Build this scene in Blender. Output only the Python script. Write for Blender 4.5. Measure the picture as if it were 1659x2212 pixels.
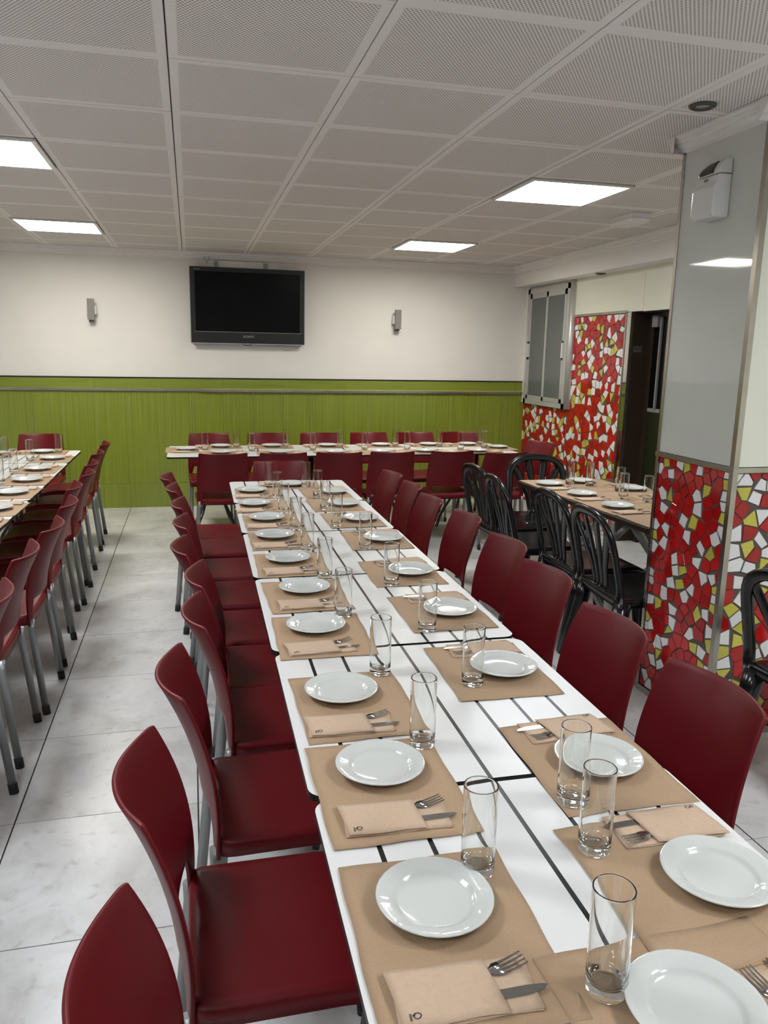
import bpy, bmesh, math, random
from math import sin, cos, pi, radians
from mathutils import Matrix, Vector
random.seed(7)
for o in list(bpy.data.objects): bpy.data.objects.remove(o)
scn = bpy.context.scene
COL = scn.collection

# ------------------------------------------------------------------ camera
cam_d = bpy.data.cameras.new('camera'); cam = bpy.data.objects.new('camera', cam_d); COL.objects.link(cam)
cam_d.sensor_fit = 'VERTICAL'; cam_d.sensor_height = 36.0; cam_d.lens = 1683.3 / 2212 * 36.0
cam_d.clip_start = 0.03
R_, U_, B_ = (0.971254, -0.237272, 0.019192), (0.029267, 0.199035, 0.979555), (-0.236241, -0.950835, 0.200258)
cam.matrix_world = Matrix(((R_[0], U_[0], B_[0], 0), (R_[1], U_[1], B_[1], 0), (R_[2], U_[2], B_[2], 1.556), (0, 0, 0, 1)))
scn.camera = cam
# ------------------------------------------------------------------ world, exposure
w = bpy.data.worlds.new('world'); scn.world = w; w.use_nodes = True
w.node_tree.nodes['Background'].inputs[0].default_value = (0.9, 0.95, 1, 1)
w.node_tree.nodes['Background'].inputs[1].default_value = 0.02
vs = scn.view_settings
scn.display_settings.display_device = 'sRGB'
vs.view_transform = 'Standard'; vs.look = 'None'; vs.gamma = 1; vs.use_curve_mapping = False
vs.exposure = 1.95
scn.cycles.use_denoising = True
scn.cycles.max_bounces = 10; scn.cycles.transparent_max_bounces = 24
scn.cycles.sample_clamp_indirect = 6.0
LIGHT_E = 9.0            # emission of the ceiling panels
COOL = (0.90, 0.95, 1.0); WARM = (1.0, 0.96, 0.86)
CEIL = 2.464; BACK = 7.98; RX = 3.53; SOFX = 3.36; SOFZ = 2.26

# ------------------------------------------------------------------ materials
def nm(name):
    m = bpy.data.materials.new(name); m.use_nodes = True
    return m, m.node_tree, m.node_tree.nodes['Principled BSDF']
def mat(name, col, rough=.5, metal=0, noise=0, nscale=30, bump=0, bscale=200, coat=0, spec=None, var=0):
    m, nt, b = nm(name); N, L = nt.nodes, nt.links
    b.inputs['Base Color'].default_value = (*col, 1); b.inputs['Roughness'].default_value = rough
    b.inputs['Metallic'].default_value = metal
    if coat: b.inputs['Coat Weight'].default_value = coat; b.inputs['Coat Roughness'].default_value = .05
    if spec is not None: b.inputs['Specular IOR Level'].default_value = spec
    tc = N.new('ShaderNodeTexCoord')
    if noise or var:
        n = N.new('ShaderNodeTexNoise'); n.inputs['Scale'].default_value = nscale; n.inputs['Detail'].default_value = 5
        L.new(tc.outputs['Object'], n.inputs['Vector'])
        hs = N.new('ShaderNodeHueSaturation'); hs.inputs['Color'].default_value = (*col, 1)
        mr = N.new('ShaderNodeMapRange'); mr.inputs['To Min'].default_value = 1 - noise; mr.inputs['To Max'].default_value = 1 + noise
        mr.inputs['From Min'].default_value = .25; mr.inputs['From Max'].default_value = .75
        L.new(n.outputs['Fac'], mr.inputs['Value'])
        out = mr.outputs[0]
        if var:
            oi = N.new('ShaderNodeObjectInfo'); m2 = N.new('ShaderNodeMapRange')
            m2.inputs['To Min'].default_value = 1 - var; m2.inputs['To Max'].default_value = 1 + var
            L.new(oi.outputs['Random'], m2.inputs['Value'])
            mm = N.new('ShaderNodeMath'); mm.operation = 'MULTIPLY'
            L.new(out, mm.inputs[0]); L.new(m2.outputs[0], mm.inputs[1]); out = mm.outputs[0]
        L.new(out, hs.inputs['Value']); L.new(hs.outputs[0], b.inputs['Base Color'])
    if bump:
        n2 = N.new('ShaderNodeTexNoise'); n2.inputs['Scale'].default_value = bscale; n2.inputs['Detail'].default_value = 4
        L.new(tc.outputs['Object'], n2.inputs['Vector'])
        bp = N.new('ShaderNodeBump'); bp.inputs['Strength'].default_value = bump; bp.inputs['Distance'].default_value = .002
        L.new(n2.outputs['Fac'], bp.inputs['Height']); L.new(bp.outputs[0], b.inputs['Normal'])
    return m
M = {}
M['red'] = mat('red_plastic', (.118, .0035, .007), .38, noise=.06, nscale=6, bump=.12, bscale=900, spec=.27)
M['black_plastic'] = mat('black_plastic', (.006, .006, .007), .2, noise=.1, bump=.25, bscale=60)
M['tube'] = mat('grey_tube', (.30, .31, .31), .38, metal=.7)
M['dark_tube'] = mat('dark_tube', (.12, .12, .12), .35, metal=.8)
M['pale_leg'] = mat('pale_grey_leg', (.42, .42, .41), .4)
M['cap'] = mat('black_cap', (.01, .01, .01), .6)
M['white_wall'] = mat('white_wall', (.78, .76, .725), .75, noise=.025, nscale=3, bump=.12, bscale=40)
M['cream'] = mat('cream_panel', (.78, .78, .66), .35, noise=.015, nscale=4)
M['grey_glass'] = mat('grey_glass_panel', (.62, .64, .60), .025, noise=.02, nscale=4, coat=.4)
M['white_trim'] = mat('white_trim', (.84, .82, .80), .6)
M['steel'] = mat('brushed_steel', (.45, .42, .38), .25, metal=1, noise=.1, nscale=15)
M['alu'] = mat('aluminium', (.58, .58, .56), .40, metal=.45)
M['chrome'] = mat('chrome', (.7, .7, .7), .12, metal=1)
M['cutlery'] = mat('cutlery_steel', (.45, .45, .45), .16, metal=1)
M['porcelain'] = mat('porcelain', (.57, .58, .55), .12, coat=.3)
M['kraft'] = mat('kraft_paper', (.375, .250, .150), .85, noise=.07, nscale=350, bump=.3, bscale=700, var=.03)
M['napkin'] = mat('napkin_paper', (.52, .375, .265), .9, noise=.05, nscale=120, bump=.4, bscale=500, var=.03)
M['ink'] = mat('ink', (.02, .016, .016), .8)
M['edge'] = mat('black_edge', (.008, .008, .008), .4)
M['grout'] = mat('grey_grout', (.10, .085, .075), .9, noise=.15, nscale=60)
M['tile_red'] = mat('red_tile', (.42, .010, .010), .10, noise=.10, nscale=18, var=.22, bump=.1, bscale=30)
M['tile_white'] = mat('white_tile', (.78, .76, .75), .10, var=.04, bump=.1, bscale=30)
M['tile_yellow'] = mat('yellow_tile', (.56, .50, .08), .10, noise=.06, var=.12, bump=.1, bscale=30)
M['screen'] = mat('screen_black', (.0025, .0025, .003), .15, spec=.18)
M['bezel'] = mat('bezel_black', (.012, .013, .014), .35)
M['silver'] = mat('silver', (.55, .55, .55), .3, metal=.6)
M['white_plastic'] = mat('white_plastic', (.72, .72, .70), .22)
M['smoke_window'] = mat('smoke_window', (.03, .03, .03), .15)
M['grey_box'] = mat('grey_box', (.22, .20, .19), .5)
M['frost'] = mat('frosted_pane', (.13, .145, .14), .22, noise=.05, nscale=3)
M['brown_wood'] = mat('brown_door', (.030, .017, .008), .45, noise=.2, nscale=8)
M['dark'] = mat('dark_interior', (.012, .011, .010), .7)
M['dark_green'] = mat('dark_green_panel', (.012, .016, .005), .35)
M['brown_top'] = mat('dark_brown_top', (.03, .018, .012), .35)
M['mirror'] = mat('mirror_strip', (.55, .55, .52), .04, metal=1)
M['lamp_ring'] = mat('lamp_ring', (.10, .10, .085), .35, metal=.6)
M['lamp_bulb'] = mat('lamp_bulb', (.45, .45, .42), .15)
M['brown_sign'] = mat('sign_plate', (.10, .10, .09), .4)

def green_tile(name, vertical):
    m, nt, b = nm(name); N, L = nt.nodes, nt.links
    tc = N.new('ShaderNodeTexCoord'); mp = N.new('ShaderNodeMapping')
    mp.inputs['Scale'].default_value = (90, 1, 1.2) if vertical else (1.2, 1, 90)
    oi = N.new('ShaderNodeObjectInfo')
    cb = N.new('ShaderNodeCombineXYZ'); ml = N.new('ShaderNodeMath'); ml.operation = 'MULTIPLY'; ml.inputs[1].default_value = 37
    L.new(oi.outputs['Random'], ml.inputs[0]); L.new(ml.outputs[0], cb.inputs[0]); L.new(ml.outputs[0], cb.inputs[2])
    L.new(cb.outputs[0], mp.inputs['Location'])
    L.new(tc.outputs['Object'], mp.inputs['Vector'])
    n = N.new('ShaderNodeTexNoise'); n.inputs['Scale'].default_value = 1.0; n.inputs['Detail'].default_value = 4
    L.new(mp.outputs[0], n.inputs['Vector'])
    cr = N.new('ShaderNodeValToRGB'); e = cr.color_ramp.elements
    e[0].position = .25; e[0].color = (.165, .205, .018, 1); e[1].position = .8; e[1].color = (.27, .325, .045, 1)
    L.new(n.outputs['Fac'], cr.inputs[0])
    if vertical:      # shade of a pressed groove, painted as a darker line near both long edges
        sp = N.new('ShaderNodeSeparateXYZ'); L.new(tc.outputs['Object'], sp.inputs[0])
        def q(op, a, k):
            z = N.new('ShaderNodeMath'); z.operation = op; L.new(a, z.inputs[0])
            if k is not None: z.inputs[1].default_value = k
            return z.outputs[0]
        gr = q('LESS_THAN', q('ABSOLUTE', q('SUBTRACT', q('ABSOLUTE', sp.outputs[0], None), .121), None), .0022)
        mx = N.new('ShaderNodeMix'); mx.data_type = 'RGBA'; L.new(q('MULTIPLY', gr, .55), mx.inputs[0])
        L.new(cr.outputs[0], mx.inputs[6]); mx.inputs[7].default_value = (.10, .125, .012, 1)
        L.new(mx.outputs[2], b.inputs['Base Color'])
    else: L.new(cr.outputs[0], b.inputs['Base Color'])
    bp = N.new('ShaderNodeBump'); bp.inputs['Strength'].default_value = .25; bp.inputs['Distance'].default_value = .001
    L.new(n.outputs['Fac'], bp.inputs['Height']); L.new(bp.outputs[0], b.inputs['Normal'])
    b.inputs['Roughness'].default_value = .22
    return m
M['green_v'] = green_tile('green_tile_vertical', True)
M['green_h'] = green_tile('green_tile_horizontal', False)
M['green_grout'] = mat('green_grout', (.36, .40, .12), .8)

def floor_tile_mat():
    m, nt, b = nm('floor_tile'); N, L = nt.nodes, nt.links
    tc = N.new('ShaderNodeTexCoord'); oi = N.new('ShaderNodeObjectInfo')
    ad = N.new('ShaderNodeVectorMath'); ad.operation = 'ADD'
    cb = N.new('ShaderNodeCombineXYZ'); ml = N.new('ShaderNodeMath'); ml.operation = 'MULTIPLY'; ml.inputs[1].default_value = 61
    L.new(oi.outputs['Random'], ml.inputs[0]); L.new(ml.outputs[0], cb.inputs[0]); L.new(ml.outputs[0], cb.inputs[1])
    L.new(tc.outputs['Object'], ad.inputs[0]); L.new(cb.outputs[0], ad.inputs[1])
    n = N.new('ShaderNodeTexNoise'); n.inputs['Scale'].default_value = 3.2; n.inputs['Detail'].default_value = 9; n.inputs['Roughness'].default_value = .62
    n.inputs['Distortion'].default_value = .6
    L.new(ad.outputs[0], n.inputs['Vector'])
    cr = N.new('ShaderNodeValToRGB'); e = cr.color_ramp.elements
    e[0].position = .34; e[0].color = (.50, .485, .465, 1); e[1].position = .62; e[1].color = (.70, .69, .68, 1)
    x = cr.color_ramp.elements.new(.46); x.color = (.61, .60, .585, 1)
    n2 = N.new('ShaderNodeTexNoise'); n2.inputs['Scale'].default_value = 22; n2.inputs['Detail'].default_value = 6
    L.new(ad.outputs[0], n2.inputs['Vector'])
    c2 = N.new('ShaderNodeValToRGB'); c2.color_ramp.elements[0].position = .28; c2.color_ramp.elements[0].color = (.80, .79, .78, 1)
    c2.color_ramp.elements[1].position = .42; c2.color_ramp.elements[1].color = (1, 1, 1, 1)
    L.new(n2.outputs['Fac'], c2.inputs[0])
    mx = N.new('ShaderNodeMix'); mx.data_type = 'RGBA'; mx.blend_type = 'MULTIPLY'; mx.inputs[0].default_value = 1
    L.new(n.outputs['Fac'], cr.inputs[0]); L.new(cr.outputs[0], mx.inputs[6]); L.new(c2.outputs[0], mx.inputs[7])
    L.new(mx.outputs[2], b.inputs['Base Color'])
    b.inputs['Roughness'].default_value = .30
    bp = N.new('ShaderNodeBump'); bp.inputs['Strength'].default_value = .15; bp.inputs['Distance'].default_value = .002
    L.new(n.outputs['Fac'], bp.inputs['Height']); L.new(bp.outputs[0], b.inputs['Normal'])
    return m
M['floor_tile'] = floor_tile_mat()
M['floor_joint'] = mat('floor_joint', (.04, .037, .035), .8)

def ceiling_mat():      # plain border, staggered rows of round perforations, their inner shade painted as dark dots
    m, nt, b = nm('perforated_plaster'); N, L = nt.nodes, nt.links
    tc = N.new('ShaderNodeTexCoord'); sp = N.new('ShaderNodeSeparateXYZ'); L.new(tc.outputs['Object'], sp.inputs[0])
    def math_(op, a, c=None, k=None):
        n = N.new('ShaderNodeMath'); n.operation = op
        L.new(a, n.inputs[0])
        if c is not None: L.new(c, n.inputs[1])
        elif k is not None: n.inputs[1].default_value = k
        return n.outputs[0]
    P = .0128
    def dots(off):
        u = math_('SUBTRACT', math_('FRACT', math_('ADD', math_('DIVIDE', sp.outputs[0], k=P), k=off + 100)), k=.5)
        v = math_('SUBTRACT', math_('FRACT', math_('ADD', math_('DIVIDE', sp.outputs[1], k=P * 1.4), k=off + 100)), k=.5)
        v = math_('MULTIPLY', v, k=1.4)
        d = math_('SQRT', math_('ADD', math_('MULTIPLY', u, u), math_('MULTIPLY', v, v)))
        return d
    d = math_('MINIMUM', dots(0), dots(.5))
    hole_shade = math_('LESS_THAN', d, k=.27)
    ax = math_('LESS_THAN', math_('ABSOLUTE', sp.outputs[0]), k=.268); ay = math_('LESS_THAN', math_('ABSOLUTE', sp.outputs[1]), k=.268)
    hole_shade = math_('MULTIPLY', hole_shade, math_('MULTIPLY', ax, ay))
    mx = N.new('ShaderNodeMix'); mx.data_type = 'RGBA'; L.new(hole_shade, mx.inputs[0])
    mx.inputs[6].default_value = (.86, .82, .80, 1); mx.inputs[7].default_value = (.34, .30, .28, 1)
    L.new(mx.outputs[2], b.inputs['Base Color']); b.inputs['Roughness'].default_value = .85
    return m
M['ceiling_tile'] = ceiling_mat()
M['ceiling_plain'] = mat('ceiling_plain', (.84, .81, .79), .85)
M['grid_dark'] = mat('ceiling_gap', (.30, .28, .27), .8)

def laminate():          # white top with printed black lines running along local y
    m, nt, b = nm('white_laminate'); N, L = nt.nodes, nt.links
    tc = N.new('ShaderNodeTexCoord'); sp = N.new('ShaderNodeSeparateXYZ'); L.new(tc.outputs['Object'], sp.inputs[0])
    a = N.new('ShaderNodeMath'); a.operation = 'DIVIDE'; a.inputs[1].default_value = .088; L.new(sp.outputs[0], a.inputs[0])
    c = N.new('ShaderNodeMath'); c.operation = 'ADD'; c.inputs[1].default_value = 100.5; L.new(a.outputs[0], c.inputs[0])
    f = N.new('ShaderNodeMath'); f.operation = 'FRACT'; L.new(c.outputs[0], f.inputs[0])
    s = N.new('ShaderNodeMath'); s.operation = 'SUBTRACT'; s.inputs[1].default_value = .5; L.new(f.outputs[0], s.inputs[0])
    ab = N.new('ShaderNodeMath'); ab.operation = 'ABSOLUTE'; L.new(s.outputs[0], ab.inputs[0])
    lt = N.new('ShaderNodeMath'); lt.operation = 'LESS_THAN'; lt.inputs[1].default_value = .050; L.new(ab.outputs[0], lt.inputs[0])
    ax = N.new('ShaderNodeMath'); ax.operation = 'ABSOLUTE'; L.new(sp.outputs[0], ax.inputs[0])
    l2 = N.new('ShaderNodeMath'); l2.operation = 'LESS_THAN'; l2.inputs[1].default_value = .30; L.new(ax.outputs[0], l2.inputs[0])
    mu = N.new('ShaderNodeMath'); mu.operation = 'MULTIPLY'; L.new(lt.outputs[0], mu.inputs[0]); L.new(l2.outputs[0], mu.inputs[1])
    n = N.new('ShaderNodeTexNoise'); n.inputs['Scale'].default_value = 5; L.new(tc.outputs['Object'], n.inputs['Vector'])
    cr = N.new('ShaderNodeValToRGB'); cr.color_ramp.elements[0].color = (.64, .63, .61, 1); cr.color_ramp.elements[1].color = (.70, .69, .67, 1)
    L.new(n.outputs['Fac'], cr.inputs[0])
    mx = N.new('ShaderNodeMix'); mx.data_type = 'RGBA'; L.new(mu.outputs[0], mx.inputs[0]); L.new(cr.outputs[0], mx.inputs[6])
    mx.inputs[7].default_value = (.004, .004, .004, 1)
    L.new(mx.outputs[2], b.inputs['Base Color']); b.inputs['Roughness'].default_value = .36; b.inputs['Specular IOR Level'].default_value = .35
    return m
M['laminate'] = laminate()

def thin_glass():
    m = bpy.data.materials.new('thin_clear_glass'); m.use_nodes = True; nt = m.node_tree; N, L = nt.nodes, nt.links
    N.clear(); out = N.new('ShaderNodeOutputMaterial'); mix = N.new('ShaderNodeMixShader')
    tr = N.new('ShaderNodeBsdfTransparent'); gl = N.new('ShaderNodeBsdfGlossy')
    tr.inputs[0].default_value = (.965, .972, .968, 1); gl.inputs['Roughness'].default_value = .015
    lw = N.new('ShaderNodeLayerWeight'); lw.inputs['Blend'].default_value = .5
    pw = N.new('ShaderNodeMath'); pw.operation = 'POWER'; pw.inputs[1].default_value = 3.6; L.new(lw.outputs['Facing'], pw.inputs[0])
    mr = N.new('ShaderNodeMapRange'); mr.inputs['To Min'].default_value = .045; mr.inputs['To Max'].default_value = .75
    L.new(pw.outputs[0], mr.inputs['Value']); L.new(mr.outputs[0], mix.inputs[0])
    L.new(tr.outputs[0], mix.inputs[1]); L.new(gl.outputs[0], mix.inputs[2]); L.new(mix.outputs[0], out.inputs[0])
    return m
M['glass'] = thin_glass()
m, nt, b = nm('solid_clear_glass'); b.inputs['Transmission Weight'].default_value = 1; b.inputs['Roughness'].default_value = .0
b.inputs['IOR'].default_value = 1.45; b.inputs['Base Color'].default_value = (.97, .98, .97, 1); M['glass_solid'] = m

def emit(name, col, e):
    m = bpy.data.materials.new(name); m.use_nodes = True; nt = m.node_tree; nt.nodes.clear()
    o = nt.nodes.new('ShaderNodeOutputMaterial'); em = nt.nodes.new('ShaderNodeEmission')
    em.inputs[0].default_value = (*col, 1); em.inputs[1].default_value = e; nt.links.new(em.outputs[0], o.inputs[0]); return m
M['lit_cool'] = emit('lit_panel_cool', COOL, LIGHT_E)
M['lit_warm'] = emit('lit_panel_warm', WARM, LIGHT_E)

# ------------------------------------------------------------------ mesh helpers
def tag(o, label=None, cat=None, group=None, kind=None):
    if label: o['label'] = label
    if cat: o['category'] = cat
    if group: o['group'] = group
    if kind: o['kind'] = kind
    return o
def link(name, me, parent=None, loc=(0, 0, 0), rz=0):
    o = bpy.data.objects.new(name, me); COL.objects.link(o); o.location = loc; o.rotation_euler = (0, 0, rz)
    if parent is not None: o.parent = parent
    return o
def empty(name, loc=(0, 0, 0), rz=0):
    return link(name, None, None, loc, rz)
class MB:
    def __init__(s): s.v = []; s.f = []; s.m = []; s.sm = []
    def add(s, vs, fs, mi=0, smooth=False):
        k = len(s.v); s.v += [tuple(x) for x in vs]
        for f in fs: s.f.append(tuple(i + k for i in f)); s.m.append(mi); s.sm.append(smooth)
        return s
    def box(s, x0, y0, z0, x1, y1, z1, mi=0, T=None):
        v = [(x0, y0, z0), (x1, y0, z0), (x1, y1, z0), (x0, y1, z0), (x0, y0, z1), (x1, y0, z1), (x1, y1, z1), (x0, y1, z1)]
        if T: v = [T @ Vector(p) for p in v]
        return s.add(v, [(0, 3, 2, 1), (4, 5, 6, 7), (0, 1, 5, 4), (1, 2, 6, 5), (2, 3, 7, 6), (3, 0, 4, 7)], mi)
    def prism(s, poly, z0, z1, mi=0, top_mi=None, inset=0, T=None):     # poly ccw in xy
        n = len(poly); c = (sum(p[0] for p in poly) / n, sum(p[1] for p in poly) / n)
        top = poly if not inset else [(p[0] + (c[0] - p[0]) * inset, p[1] + (c[1] - p[1]) * inset) for p in poly]
        v = [(p[0], p[1], z0) for p in poly] + [(p[0], p[1], z1) for p in top]
        if T: v = [T @ Vector(p) for p in v]
        s.add(v, [tuple(range(n - 1, -1, -1))] + [(i, (i + 1) % n, n + (i + 1) % n, n + i) for i in range(n)], mi)
        k = len(s.v) - 2 * n
        s.f.append(tuple(k + n + i for i in range(n))); s.m.append(mi if top_mi is None else top_mi); s.sm.append(False)
        return s
    def tube(s, pts, r, n=10, mi=0, cap=True, rx=None):
        pts = [Vector(p) for p in pts]; rings = []
        up = Vector((0, 0, 1)); prev = None
        for i, p in enumerate(pts):
            d = (pts[min(i + 1, len(pts) - 1)] - pts[max(i - 1, 0)]).normalized()
            if prev is None:
                a = d.cross(up) if abs(d.z) < .9 else d.cross(Vector((0, 1, 0))); a.normalize()
            else:
                a = (prev - d * prev.dot(d)).normalized()
            prev = a; bb = d.cross(a)
            ra = r[i] if isinstance(r, (list, tuple)) else r
            rb = ra if rx is None else rx
            rings.append([p + a * (ra * cos(2 * pi * k / n)) + bb * (rb * sin(2 * pi * k / n)) for k in range(n)])
        vs_ = [q for rg in rings for q in rg]; fs = []
        for i in range(len(rings) - 1):
            for k in range(n):
                fs.append((i * n + k, i * n + (k + 1) % n, (i + 1) * n + (k + 1) % n, (i + 1) * n + k))
        s.add(vs_, fs, mi, True)
        if cap:
            k0 = len(s.v) - len(vs_)
            s.f.append(tuple(k0 + k for k in range(n - 1, -1, -1))); s.m.append(mi); s.sm.append(False)
            kl = k0 + (len(rings) - 1) * n
            s.f.append(tuple(kl + k for k in range(n))); s.m.append(mi); s.sm.append(False)
        return s
    def lathe(s, prof, n=32, mi=0, mis=None, fn=None, smooth=True):     # prof list (r,z)
        vs_ = []
        for j, (r, z) in enumerate(prof):
            for k in range(n):
                a = 2 * pi * k / n; rr, zz = (r, z) if fn is None else fn(j, k, r, z)
                vs_.append((rr * cos(a), rr * sin(a), zz))
        k0 = len(s.v); s.v += vs_
        for j in range(len(prof) - 1):
            for k in range(n):
                f = (k0 + j * n + k, k0 + j * n + (k + 1) % n, k0 + (j + 1) * n + (k + 1) % n, k0 + (j + 1) * n + k)
                s.f.append(f); s.m.append(mi if mis is None else mis[j]); s.sm.append(smooth)
        return s
    def sheet(s, fn, nu, nv, mi=0, smooth=True, wrap=False):
        vs_ = [fn(i / (nu - 1), j / (nv - 1)) for j in range(nv) for i in range(nu)]
        fs = [(j * nu + i, j * nu + i + 1, (j + 1) * nu + i + 1, (j + 1) * nu + i) for j in range(nv - 1) for i in range(nu - 1)]
        return s.add(vs_, fs, mi, smooth)
    def mesh(s, name, mats):
        me = bpy.data.meshes.new(name); me.from_pydata(s.v, [], s.f)
        for m_ in mats: me.materials.append(M[m_])
        me.polygons.foreach_set('material_index', s.m); me.polygons.foreach_set('use_smooth', s.sm)
        me.update(); return me
    def obj(s, name, mats, parent=None, loc=(0, 0, 0), rz=0):
        if isinstance(mats, str): mats = [mats]
        return link(name, s.mesh(name, mats), parent, loc, rz)
def bake(me, mods):
    """run modifiers once on a temporary object and keep the plain mesh"""
    o = bpy.data.objects.new('tmp', me); COL.objects.link(o)
    for t, kw in mods:
        md = o.modifiers.new(t, t)
        for k, v in kw.items(): setattr(md, k, v)
    dg = bpy.context.evaluated_depsgraph_get()
    nm_ = bpy.data.meshes.new_from_object(o.evaluated_get(dg)); nm_.name = me.name
    bpy.data.objects.remove(o); return nm_
def rounded(w, h, r, n=5):
    pts = []
    for cx, cy, a0 in ((w / 2 - r, h / 2 - r, 0), (-w / 2 + r, h / 2 - r, 90), (-w / 2 + r, -h / 2 + r, 180), (w / 2 - r, -h / 2 + r, 270)):
        for k in range(n + 1):
            a = radians(a0 + 90 * k / n); pts.append((cx + r * cos(a), cy + r * sin(a)))
    return pts
def dup(root, loc, rz, label=None, group=None):
    c = root.copy(); COL.objects.link(c); c.location = loc; c.rotation_euler = (0, 0, rz)
    if label: c['label'] = label
    if group: c['group'] = group
    for ch in root.children:
        d = ch.copy(); COL.objects.link(d); d.parent = c
        for g in ch.children:
            e = g.copy(); COL.objects.link(e); e.parent = d
    return c
class Proto:
    """first placement moves the original, later ones copy it"""
    def __init__(s, root): s.root = root; s.used = False
    def place(s, loc, rz, label, group=None):
        if not s.used:
            s.used = True; o = s.root; o.location = loc; o.rotation_euler = (0, 0, rz); o['label'] = label
            if group: o['group'] = group
            return o
        return dup(s.root, loc, rz, label, group)
def structure(o): o['kind'] = 'structure'; return o
def text_mesh(txt, size, matname, extr=.0006):
    cu = bpy.data.curves.new('t', 'FONT'); cu.body = txt; cu.size = size; cu.extrude = extr; cu.align_x = 'CENTER'; cu.align_y = 'CENTER'; cu.resolution_u = 2
    o = bpy.data.objects.new('t', cu); COL.objects.link(o)
    dg = bpy.context.evaluated_depsgraph_get(); me = bpy.data.meshes.new_from_object(o.evaluated_get(dg))
    bpy.data.objects.remove(o); me.materials.clear(); me.materials.append(M[matname]); return me

# ================================================================== THE SETTING
LX = -3.4; NY = -3.4; FX = 5.2
# floor: dark joint bed with separate tiles
S = .594; fx0 = -.611; fy0 = 6.7025
floor = structure(MB().box(LX, NY, -.06, FX, BACK + .1, -.004).obj('floor', 'floor_joint'))
tile_me = {}
def box_me(key, x, y, z, matn, bevel=0):
    if key not in tile_me:
        me = MB().box(-x / 2, -y / 2, 0, x / 2, y / 2, z).mesh(key, [matn])
        if bevel: me = bake(me, [('BEVEL', dict(width=bevel, segments=1, limit_method='NONE'))])
        tile_me[key] = me
    return tile_me[key]
g = .0025
for i in range(-5, 10):
    for j in range(-2, 14):
        x0, x1 = fx0 + i * S, fx0 + (i + 1) * S; y0, y1 = fy0 - j * S, fy0 - (j - 1) * S
        x0, x1, y0, y1 = max(x0, LX), min(x1, FX - 1.3), max(y0, NY), min(y1, BACK)
        if x1 - x0 < .03 or y1 - y0 < .03: continue
        w_, h_ = x1 - x0 - .0055, y1 - y0 - .0035
        key = 'floor_tile_%d_%d' % (round(w_ * 1000), round(h_ * 1000))
        t = link('floor_tile', box_me(key, w_, h_, .004, 'floor_tile'), floor, ((x0 + x1) / 2, (y0 + y1) / 2, -.004))
        t.rotation_euler = (0, 0, 0)
structure(MB().box(LX, -3.4, -.05, FX, -2.0, -.002).obj('trim_1', 'floor_joint'))
# walls
wb = structure(MB().box(LX, BACK, 0, FX, BACK + .12, 2.7).obj('wall_back', 'white_wall'))
structure(MB().box(LX - .1, NY, 0, LX, BACK + .1, 2.7).obj('wall_left', 'white_wall'))
structure(MB().box(LX, NY - .1, 0, FX, NY, 2.7).obj('wall_front', 'white_wall'))
# right wall in pieces around the doorway (y 4.75..5.74, z<1.92) and the window recess
DY0, DY1, DZ = 4.75, 5.89, 1.92
wr = structure(MB().box(RX, DY1, 0, RX + .12, BACK, 2.7).box(RX, DY0, DZ, RX + .12, DY1, 2.7).box(RX, NY, 0, RX + .12, DY0, 2.7).obj('wall_right', 'grout'))
M['cream_r'] = M['cream']
MB().box(RX - .008, DY0, DZ, RX, 5.74, SOFZ + .02).obj('cream_panel', 'cream', wr)
MB().box(RX - .008, 5.744, DZ + .005, RX, 6.93, SOFZ + .02).obj('cream_panel', 'cream', wr)
MB().box(RX - .008, NY, 0, RX, DY0 - .06, SOFZ + .3).obj('cream_panel', 'cream', wr)
# soffit along the right wall
structure(MB().box(SOFX, NY, SOFZ, RX, BACK, 2.62).obj('trim_2', 'white_trim'))
# stepped crown mouldings: profile in (out, down)
def crown(name, p0, p1, nrm, z=CEIL, s=1.0):
    prof = [(0, 0), (.055, 0), (.055, -.008), (.046, -.014), (.046, -.022), (.034, -.030), (.034, -.038), (.020, -.048), (.020, -.058), (.008, -.066), (0, -.070)]
    a, b_ = Vector((*p0, z)), Vector((*p1, z)); n = Vector((*nrm, 0)); vs_ = []
    for q in (a, b_):
        for o_, d_ in prof: vs_.append(q + n * (o_ * s) + Vector((0, 0, d_ * s)))
    k = len(prof)
    fs = [(i, i + 1, k + i + 1, k + i) for i in range(k - 1)] + [tuple(range(k)), tuple(range(2 * k - 1, k - 1, -1))]
    return structure(MB().add(vs_, fs).obj(name, 'white_trim'))
crown('trim_3', (LX, BACK), (SOFX, BACK), (0, -1))
crown('trim_4', (SOFX, BACK), (SOFX, NY), (-1, 0))
# doorway: dark passage behind it
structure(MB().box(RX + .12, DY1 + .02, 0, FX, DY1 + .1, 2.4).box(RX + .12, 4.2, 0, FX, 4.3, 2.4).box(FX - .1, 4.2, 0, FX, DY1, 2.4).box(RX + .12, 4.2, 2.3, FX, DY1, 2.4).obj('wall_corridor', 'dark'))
DX = 3.672
dr = structure(MB().box(RX + .004, DY1 - .012, 0, DX + .03, DY1 + .002, DZ).box(DX, 5.80, .0, DX + .03, DY1 - .012, DZ).box(DX, 4.78, DZ - .04, DX + .03, 5.80, DZ).box(DX, 4.78, 0, DX + .03, 4.86, DZ).box(DX, 5.46, 0, DX + .03, 5.62, DZ - .04).obj('door_1', 'brown_wood'))
MB().box(DX + .008, 4.86, 1.15, DX + .02, 5.80, DZ - .04).obj('pane', 'screen', dr)
MB().box(DX - .008, 5.685, 1.14, DX + .008, 5.705, DZ - .04).obj('glazing_bar', 'grey_box', dr)
MB().box(DX, 4.86, 1.12, DX + .02, 5.80, 1.15).obj('rail', 'grey_box', dr)
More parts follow.
